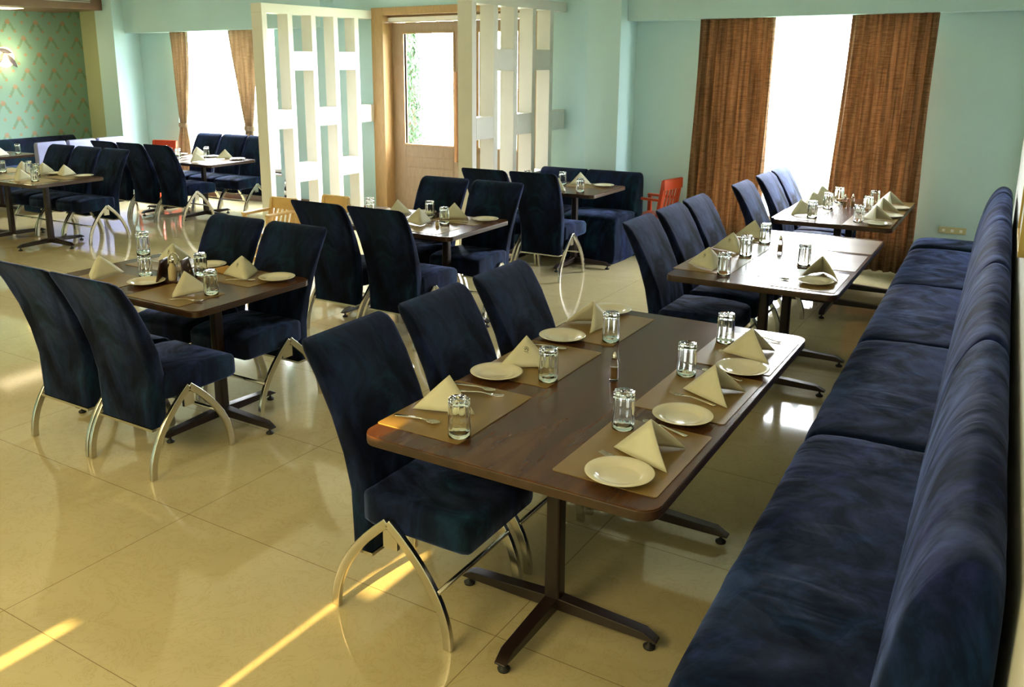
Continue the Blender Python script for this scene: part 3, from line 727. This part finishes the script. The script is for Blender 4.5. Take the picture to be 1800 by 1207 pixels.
# first table: three settings a side
for k, (y, n) in enumerate(zip((2.42, 3.03, 3.60), ord3)):
    b = '%s of three on the banquette side of the first long table' % n
    mat_v((-0.955, y, TOP+0.0002), 0, 'olive brown placemat, ' + b, 'placemats')
    P_((-0.93, -0.925, -0.895)[k], (2.24, 2.76, 3.35)[k], 'cream side plate, ' + b, TOP+0.003)
    K_((-0.91, -0.905, -0.92)[k], (2.425, 3.03, 3.56)[k], 180+(4, -2, 8)[k], 'folded cream napkin, ' + b)
    G_(-1.065, (2.58, 3.19, 3.68)[k], 'upturned fluted tumbler, ' + b)
    fork0((-0.865, y-0.10, TOP+0.003), math.radians(168), 'fork by plate, ' + b, 'forks')
    spoon0((-0.86, y+0.20, TOP+0.003), math.radians(165), 'spoon beside the tumbler, ' + b, 'spoons')
for k, (y, n) in enumerate(zip((2.42, 3.02, 3.61), ord3)):
    b = '%s of three on the chair side of the first long table' % n
    mat_v((-1.62, y, TOP+0.0002), 0, 'olive brown placemat, ' + b, 'placemats')
    P_(-1.685, (2.79, 3.35, 3.86)[k], 'cream side plate, ' + b)
    K_(-1.655, (2.42, 2.97, 3.60)[k], (-8, 10, 60)[k], 'folded cream napkin, ' + b, k == 1)
    G_(-1.49, (2.235, 2.85, 3.43)[k], 'upturned fluted tumbler, ' + b)
    spoon0((-1.77, (2.255, 2.62, 3.20)[k]+(0, 0.0, 0)[k], TOP+0.003), math.radians((6, 4, 4)[k]), 'spoon, ' + b, 'spoons')
fork0((-1.72, 2.56, TOP+0.003), math.radians(14), 'fork between the nearest chair side napkin and plate', 'forks')

def make_cruet(label):
    t = thing('cruet_bottle', label, 'bottle')
    bm = BM(); loft(bm, [[(a, b, z) for a, b in rrect(w, w, 0.004, 2)] for z, w in ((0, 0.030), (0.004, 0.033), (0.07, 0.028), (0.085, 0.018))]); obj('glass_body', bm, M['glass'], t, smooth=True, bevel=0.001)
    bm = BM(); loft(bm, [[(a, b, z) for a, b in rrect(w, w, 0.003, 2)] for z, w in ((0.008, 0.024), (0.055, 0.022))]); obj('content', bm, M['amber_liquid'], t)
    bm = BM(); lathe(bm, [(0.001, 0.085), (0.010, 0.085), (0.011, 0.094), (0.004, 0.112), (0.001, 0.114)], 12); obj('cap', bm, M['steel'], t, smooth=True); return t
cruet = Kind(make_cruet)
cruet((-1.28, 2.99, TOP), 0.3, 'small square glass cruet in the centre of the first long table')
cruet((-1.345, 5.72, TOP), 0.1, 'slim brown cruet in the centre of the second long table')
cruet((-1.35, 7.84, TOP), 0.1, 'left one of two slim cruets on the third long table')
cruet((-1.30, 7.89, TOP), 0.5, 'right one of two slim cruets on the third long table')

# second table
for k, n in enumerate(ord3):
    b = '%s of three on the chair side of the second long table' % n
    mat_v((-1.60, (5.18, 5.68, 6.20)[k], TOP+0.0002), 0, 'placemat, ' + b, 'placemats')
    K_((-1.60, -1.62, -1.63)[k], (5.08, 5.62, 6.15)[k], (-60, -50, -30)[k], 'folded napkin, ' + b, k < 2)
    G_((-1.46, -1.50, -1.51)[k], (4.93, 5.50, 5.98)[k], 'upturned tumbler, ' + b)
    b = '%s of three on the banquette side of the second long table' % n
    mat_v((-1.01, (5.06, 5.64, 6.20)[k], TOP+0.0002), 0.02, 'placemat, ' + b, 'placemats')
P_(-0.975, 4.99, 'cream side plate before the folded napkin on the second long table')
K_(-0.98, 5.17, 95, 'folded napkin behind the plate at the near right of the second long table')
G_(-1.13, 5.42, 'upturned tumbler alone on the banquette side of the second long table')
spoon0((-1.28, 4.97, TOP+0.003), math.radians(6), 'spoon at the near edge of the second long table', 'spoons')
# third table
for k, n in enumerate(ord3):
    b = '%s of three on the chair side of the third long table' % n
    mat_v((-1.58, (7.28, 7.74, 8.18)[k], TOP+0.0002), 0.02, 'placemat, ' + b, 'placemats')
    K_((-1.59, -1.60, -1.62)[k], (7.32, 7.82, 8.24)[k], (-110, -100, -100)[k], 'folded napkin, ' + b)
    G_((-1.47, -1.46, -1.45)[k], (7.19, 7.72, 8.12)[k], 'upturned tumbler, ' + b)
    b = '%s of three on the banquette side of the third long table' % n
    mat_v((-1.05, (7.24, 7.74, 8.18)[k], TOP+0.0002), 0.02, 'placemat, ' + b, 'placemats')
    K_((-1.03, -1.05, -1.06)[k], (7.30, 7.75, 8.17)[k], (150, 150, 160)[k], 'folded napkin, ' + b)
    G_((-1.13, -1.15, -1.16)[k], (7.18, 7.70, 8.08)[k], 'upturned tumbler, ' + b)
    P_((-0.985, -0.965, -0.975)[k], (7.11, 7.53, 7.98)[k], 'side plate, ' + b)

# left four seat table
LT = 'the left four seat table'
mat_h((-3.76, 2.95, TOP+0.0002), 0, 'orange lit placemat at the near right of ' + LT, 'placemats')
mat_h((-4.36, 2.95, TOP+0.0002), 0, 'placemat at the near left of ' + LT, 'placemats')
mat_h((-3.76, 3.42, TOP+0.0002), 0, 'placemat at the far right of ' + LT, 'placemats')
mat_h((-4.40, 3.42, TOP+0.0002), 0, 'placemat at the far left of ' + LT, 'placemats')
P_(-3.545, 3.475, 'cream plate at the right hand edge of ' + LT); P_(-4.09, 3.02, 'cream plate under the stacked tumblers on ' + LT); P_(-4.12, 3.49, 'cream plate at the back of ' + LT)
K_(-3.74, 3.00, -75, 'folded napkin at the near right of ' + LT); K_(-3.77, 3.43, -35, 'folded napkin with emblem at the far right of ' + LT, True)
K_(-4.47, 3.00, -60, 'folded napkin at the near left of ' + LT); K_(-4.40, 3.46, -40, 'folded napkin with emblem at the back left of ' + LT, True)
G_(-4.24, 3.13, 'lower tumbler of the stacked pair on ' + LT); G_(-4.24, 3.13, 'upper tumbler of the stacked pair on ' + LT, TOP+0.0032+0.128)
G_(-3.98, 3.31, 'upturned tumbler behind the caddy on ' + LT); G_(-3.60, 3.05, 'upturned tumbler at the right front of ' + LT)
fork0((-3.70, 2.86, TOP+0.003), math.radians(20), 'fork beside the near right napkin on ' + LT, 'forks')
spoon0((-4.55, 3.41, TOP+0.003), math.radians(-12), 'spoon at the back left of ' + LT, 'spoons')
spoon0((-3.78, 3.31, TOP+0.003), math.radians(25), 'spoon by the right hand plate on ' + LT, 'spoons')
bm = BM(); rnd = random.Random(5); G2 = []
for i in range(9):
    G2.append([bm.verts.new((-4.04+0.02*i+rnd.uniform(-.006, .006), 3.40+0.016*j+rnd.uniform(-.006, .006), TOP+0.006+0.03*math.sin(PI*i/8)*math.sin(PI*j/8)*rnd.uniform(.5, 1))) for j in range(9)])
for i in range(8):
    for j in range(8): bm.faces.new((G2[i][j], G2[i+1][j], G2[i+1][j+1], G2[i][j+1]))
tag(obj('crumpled_napkin', bm, M['orange_cloth'], smooth=True, solid=0.002), 'crumpled tan napkin at the back of the left four seat table', 'napkin')
# caddy of sauce bottles
t = thing('condiment_caddy', 'dark brown leather condiment caddy with metal loop on the left table', 'caddy', (-4.02, 3.16, TOP), 0.5)
for s in (-1, 1):
    bm = BM(); loft(bm, [[(s*0.06+a*(1 if z < 0.1 else 0.8)+s*(0.02*(0.12-z)/0.12), b*(1.15-z*3), z) for a, b in rrect(0.012, 0.13, 0.005, 2)] for z in (0, 0.03, 0.07, 0.10, 0.125)])
    p = obj('side_panel', bm, M['leather'], t, smooth=True)
    bm = BM()
    for q in (0.04, 0.075): lathe(bm, [(0.001, 0), (0.008, 0), (0.007, 0.002), (0.001, 0.003)], 10); bmesh.ops.rotate(bm, verts=bm.verts[-40:], cent=(0, 0, 0), matrix=Matrix.Rotation(s*PI/2, 3, 'Y')); bmesh.ops.translate(bm, vec=(s*(0.084-q*0.16), 0.02, q+0.01), verts=bm.verts[-40:])
    obj('metal_stud', bm, M['steel'], p)
bm = BM(); box(bm, -0.07, 0.07, -0.06, 0.06, 0, 0.01); obj('tray', bm, M['leather'], t, bevel=0.003)
bm = BM(); tube(bm, [(0.028*math.cos(a), 0, 0.115+0.045*math.sin(a)) for a in [PI*k/12 for k in range(13)]], 0.0035, 8); tube(bm, [(0.028, 0, 0.01), (0.028, 0, 0.115)], 0.0035, 8); tube(bm, [(-0.028, 0, 0.01), (-0.028, 0, 0.115)], 0.0035, 8); obj('metal_loop', bm, M['steel'], t, smooth=True)
for (x, y, mt, lb) in ((0.0, -0.035, M['cork'], 'pale sauce bottle in the condiment caddy'), (-0.03, 0.03, M['leather'], 'dark sauce bottle in the condiment caddy')):
    a = 0.5; X = -4.02+x*math.cos(a)-y*math.sin(a); Y = 3.16+x*math.sin(a)+y*math.cos(a)
    b_ = thing('sauce_bottle', lb, 'bottle', (X, Y, TOP+0.0105))
    bm = BM(); lathe(bm, [(0.001, 0), (0.022, 0), (0.023, 0.01), (0.022, 0.07), (0.012, 0.09), (0.010, 0.10), (0.001, 0.10)], 20); obj('bottle_body', bm, mt, b_, smooth=True)
    bm = BM(); lathe(bm, [(0.001, 0.10), (0.012, 0.10), (0.012, 0.118), (0.001, 0.12)], 16); obj('cap', bm, M['steel'], b_, smooth=True)

# middle table
MT = 'the middle four seat table'
mat_h((-3.74, 5.66, TOP+0.0002), 0, 'placemat at the far right of ' + MT, 'placemats'); mat_h((-3.76, 5.21, TOP+0.0002), 0, 'placemat at the near right of ' + MT, 'placemats')
mat_h((-4.36, 5.66, TOP+0.0002), 0, 'placemat at the far left of ' + MT, 'placemats'); mat_h((-4.38, 5.21, TOP+0.0002), 0, 'placemat at the near left of ' + MT, 'placemats')
P_(-3.56, 5.72, 'cream plate at the right edge of ' + MT); P_(-4.15, 5.73, 'cream plate at the back of ' + MT)
K_(-3.84, 5.71, 10, 'folded napkin beside the right plate on ' + MT); K_(-3.92, 5.35, -50, 'folded napkin at the near side of ' + MT); K_(-4.33, 5.62, 30, 'yellow lit folded napkin at the back left of ' + MT)
G_(-4.02, 5.63, 'tall looking tumbler in the centre of ' + MT); G_(-3.75, 5.44, 'tumbler at the right front of ' + MT); G_(-4.52, 5.50, 'leftmost tumbler on ' + MT); G_(-4.42, 5.38, 'second tumbler from the left on ' + MT)
spoon0((-3.80, 5.55, TOP+0.003), 0.2, 'spoon between napkin and plate on ' + MT, 'spoons')
t = thing('salt_shaker', 'small tan shaker near the front of ' + MT, 'shaker', (-3.74, 5.33, TOP+0.0035))
bm = BM(); lathe(bm, [(0.001, 0), (0.014, 0), (0.016, 0.01), (0.013, 0.03), (0.001, 0.033)], 16); obj('shaker_body', bm, M['cork'], t, smooth=True)
bm = BM(); lathe(bm, [(0.001, 0.031), (0.011, 0.03), (0.009, 0.042), (0.001, 0.045)], 16); obj('cap', bm, M['steel'], t, smooth=True)

# booth table
BT = 'the booth table'
mat_h((-3.78, 7.98, TOP+0.0002), 0, 'placemat at the bench side of ' + BT, 'placemats')
P_(-3.60, 7.98, 'cream plate at the right end of ' + BT); K_(-3.88, 8.03, 10, 'folded napkin beside the plate on ' + BT); K_(-3.86, 7.52, -30, 'folded napkin at the chair side of ' + BT)
G_(-4.00, 7.88, 'upturned tumbler at the back of ' + BT); G_(-3.62, 7.50, 'tumbler at the front right of ' + BT); G_(-4.35, 7.80, 'tumbler near the screen end of ' + BT)
# far left window table
FW = 'the far left window table'
P_(-9.12, 7.90, 'side plate in the centre of ' + FW); P_(-8.60, 7.86, 'side plate at the right end of ' + FW); P_(-9.72, 7.88, 'side plate at the back left of ' + FW)
K_(-8.90, 7.45, -70, 'folded napkin at the near side of ' + FW); K_(-9.42, 7.92, -60, 'folded napkin at the back of ' + FW); K_(-8.84, 7.88, 20, 'curled napkin near the right end of ' + FW); K_(-9.60, 7.45, -60, 'folded napkin at the near left of ' + FW)
G_(-9.24, 7.92, 'tumbler at the back of ' + FW); G_(-9.35, 7.55, 'tumbler at the near side of ' + FW); G_(-9.85, 7.75, 'tumbler at the left of ' + FW)
for x in (-8.85, -9.40, -9.95):
    w = {-8.85: 'right', -9.40: 'middle', -9.95: 'left'}[x]
    mat_h((x, 7.46, TOP+0.0002), 0, 'near side placemat, %s, on %s' % (w, FW), 'placemats'); mat_h((x, 7.84, TOP+0.0002), 0, 'far side placemat, %s, on %s' % (w, FW), 'placemats')
# far left edge table
FE = 'the far left edge table'
for x, w in ((-8.85, 'right'), (-9.42, 'middle'), (-9.98, 'left')):
    mat_h((x, 5.28, TOP+0.0002), 0, 'near side placemat, %s, on %s' % (w, FE), 'placemats'); mat_h((x, 5.67, TOP+0.0002), 0, 'far side placemat, %s, on %s' % (w, FE), 'placemats')
K_(-9.72, 5.68, -45, 'leftmost orange lit napkin on ' + FE); K_(-9.38, 5.72, -45, 'middle orange lit napkin on ' + FE); K_(-8.98, 5.72, -45, 'rightmost orange lit napkin on ' + FE); K_(-9.02, 5.24, -45, 'napkin at the near side of ' + FE)
P_(-8.70, 5.76, 'side plate at the right end of ' + FE); P_(-9.17, 5.74, 'side plate between two napkins on ' + FE)
G_(-9.84, 5.52, 'leftmost tumbler on ' + FE); G_(-9.56, 5.66, 'tumbler between the left napkins on ' + FE); G_(-8.78, 5.25, 'tumbler at the near right of ' + FE); G_(-9.24, 5.55, 'tumbler in the middle of ' + FE)
# table by the alcove
K_(-11.72, 6.55, -45, 'folded napkin on the table beside the papered alcove'); P_(-12.02, 6.72, 'side plate on the table beside the papered alcove'); G_(-11.78, 6.85, 'tumbler on the table beside the papered alcove')

# ------------------------------------------------------------------ wall fittings
t = thing('wall_sconce', 'glowing wall lamp with leaf shaped cut-out on the floral paper', 'wall lamp', (XL, 7.58, 2.03))
bm = BM(); loft(bm, [[(0.02, 0.15*q*math.cos(2*PI*k/28), 0.15*q*math.sin(2*PI*k/28)) for k in range(28)] if q else [] for q in (1,)]+[[(0.045, 0.12*math.cos(2*PI*k/28), 0.12*math.sin(2*PI*k/28)) for k in range(28)]]); obj('glowing_disc', bm, M['lamp_glow'], t)
for k, (y, z, an) in enumerate(((0.08, -0.05, -0.95), (-0.02, 0.09, -0.25), (-0.10, -0.02, -2.2))):
    bm = BM(); pts = [(0.12*s, 0.035*math.sin(PI*(s+1)/2)) for s in [i/6-1 for i in range(13)]]; pts = pts+[(x, -w) for x, w in pts[::-1][1:-1]]
    loft(bm, [[(xx, y+a*math.cos(an)-b*math.sin(an), z+a*math.sin(an)+b*math.cos(an)) for a, b in pts] for xx in (0.07, 0.076)]); obj('metal_leaf', bm, M['black_metal'], t)
sl = bpy.data.lights.new('sconce_light', 'POINT'); sl.energy = 9; sl.color = WARM; sl.shadow_soft_size = 0.1
so_ = bpy.data.objects.new('sconce_light', sl); C.objects.link(so_); so_.location = (XL+0.2, 7.6, 2.03)
t = thing('socket_strip', 'small cream socket strip low on the wall beside the curtain', 'socket', (-0.62, 8.99, 0.44))
bm = BM(); box(bm, -0.11, 0.11, -0.012, 0.01, -0.03, 0.03); obj('plate', bm, M['socket'], t, bevel=0.003)
bm = BM()
for x in (-0.07, 0, 0.07): box(bm, x-0.012, x+0.012, -0.016, -0.012, -0.012, 0.012)
obj('socket_button', bm, M['white_paint'], t)
t = thing('picture_frame', 'brass edged picture hung on the right hand wall', 'picture', (wx(5.0)-0.012, 5.0, 1.46), 0.035)
bm = BM()
for a in ((-0.35, 0.35, -0.40, -0.37), (-0.35, 0.35, 0.37, 0.40), (-0.35, -0.32, -0.37, 0.37), (0.32, 0.35, -0.37, 0.37)): box(bm, -0.014, 0.012, a[0], a[1], a[2], a[3])
obj('frame', bm, M['brass'], t, bevel=0.002)
bm = BM(); box(bm, -0.004, 0.010, -0.32, 0.32, -0.37, 0.37); obj('print', bm, M['picture'], t)
# striped vase seen through the left screen
t = thing('floor_vase', 'black and white striped floor vase behind the left white screen', 'vase', (-8.45, 8.62, 0))
for k in range(8):
    bm = BM(); r0 = 0.05+0.03*math.sin(PI*(k+0.5)/8); lathe(bm, [(0.001, k*0.055), (r0, k*0.055), (r0+0.006, k*0.055+0.027), (r0, k*0.055+0.054), (0.001, k*0.055+0.054)], 16)
    obj('vase_band', bm, M['rubber'] if k % 2 else M['white_paint'], t, smooth=True)
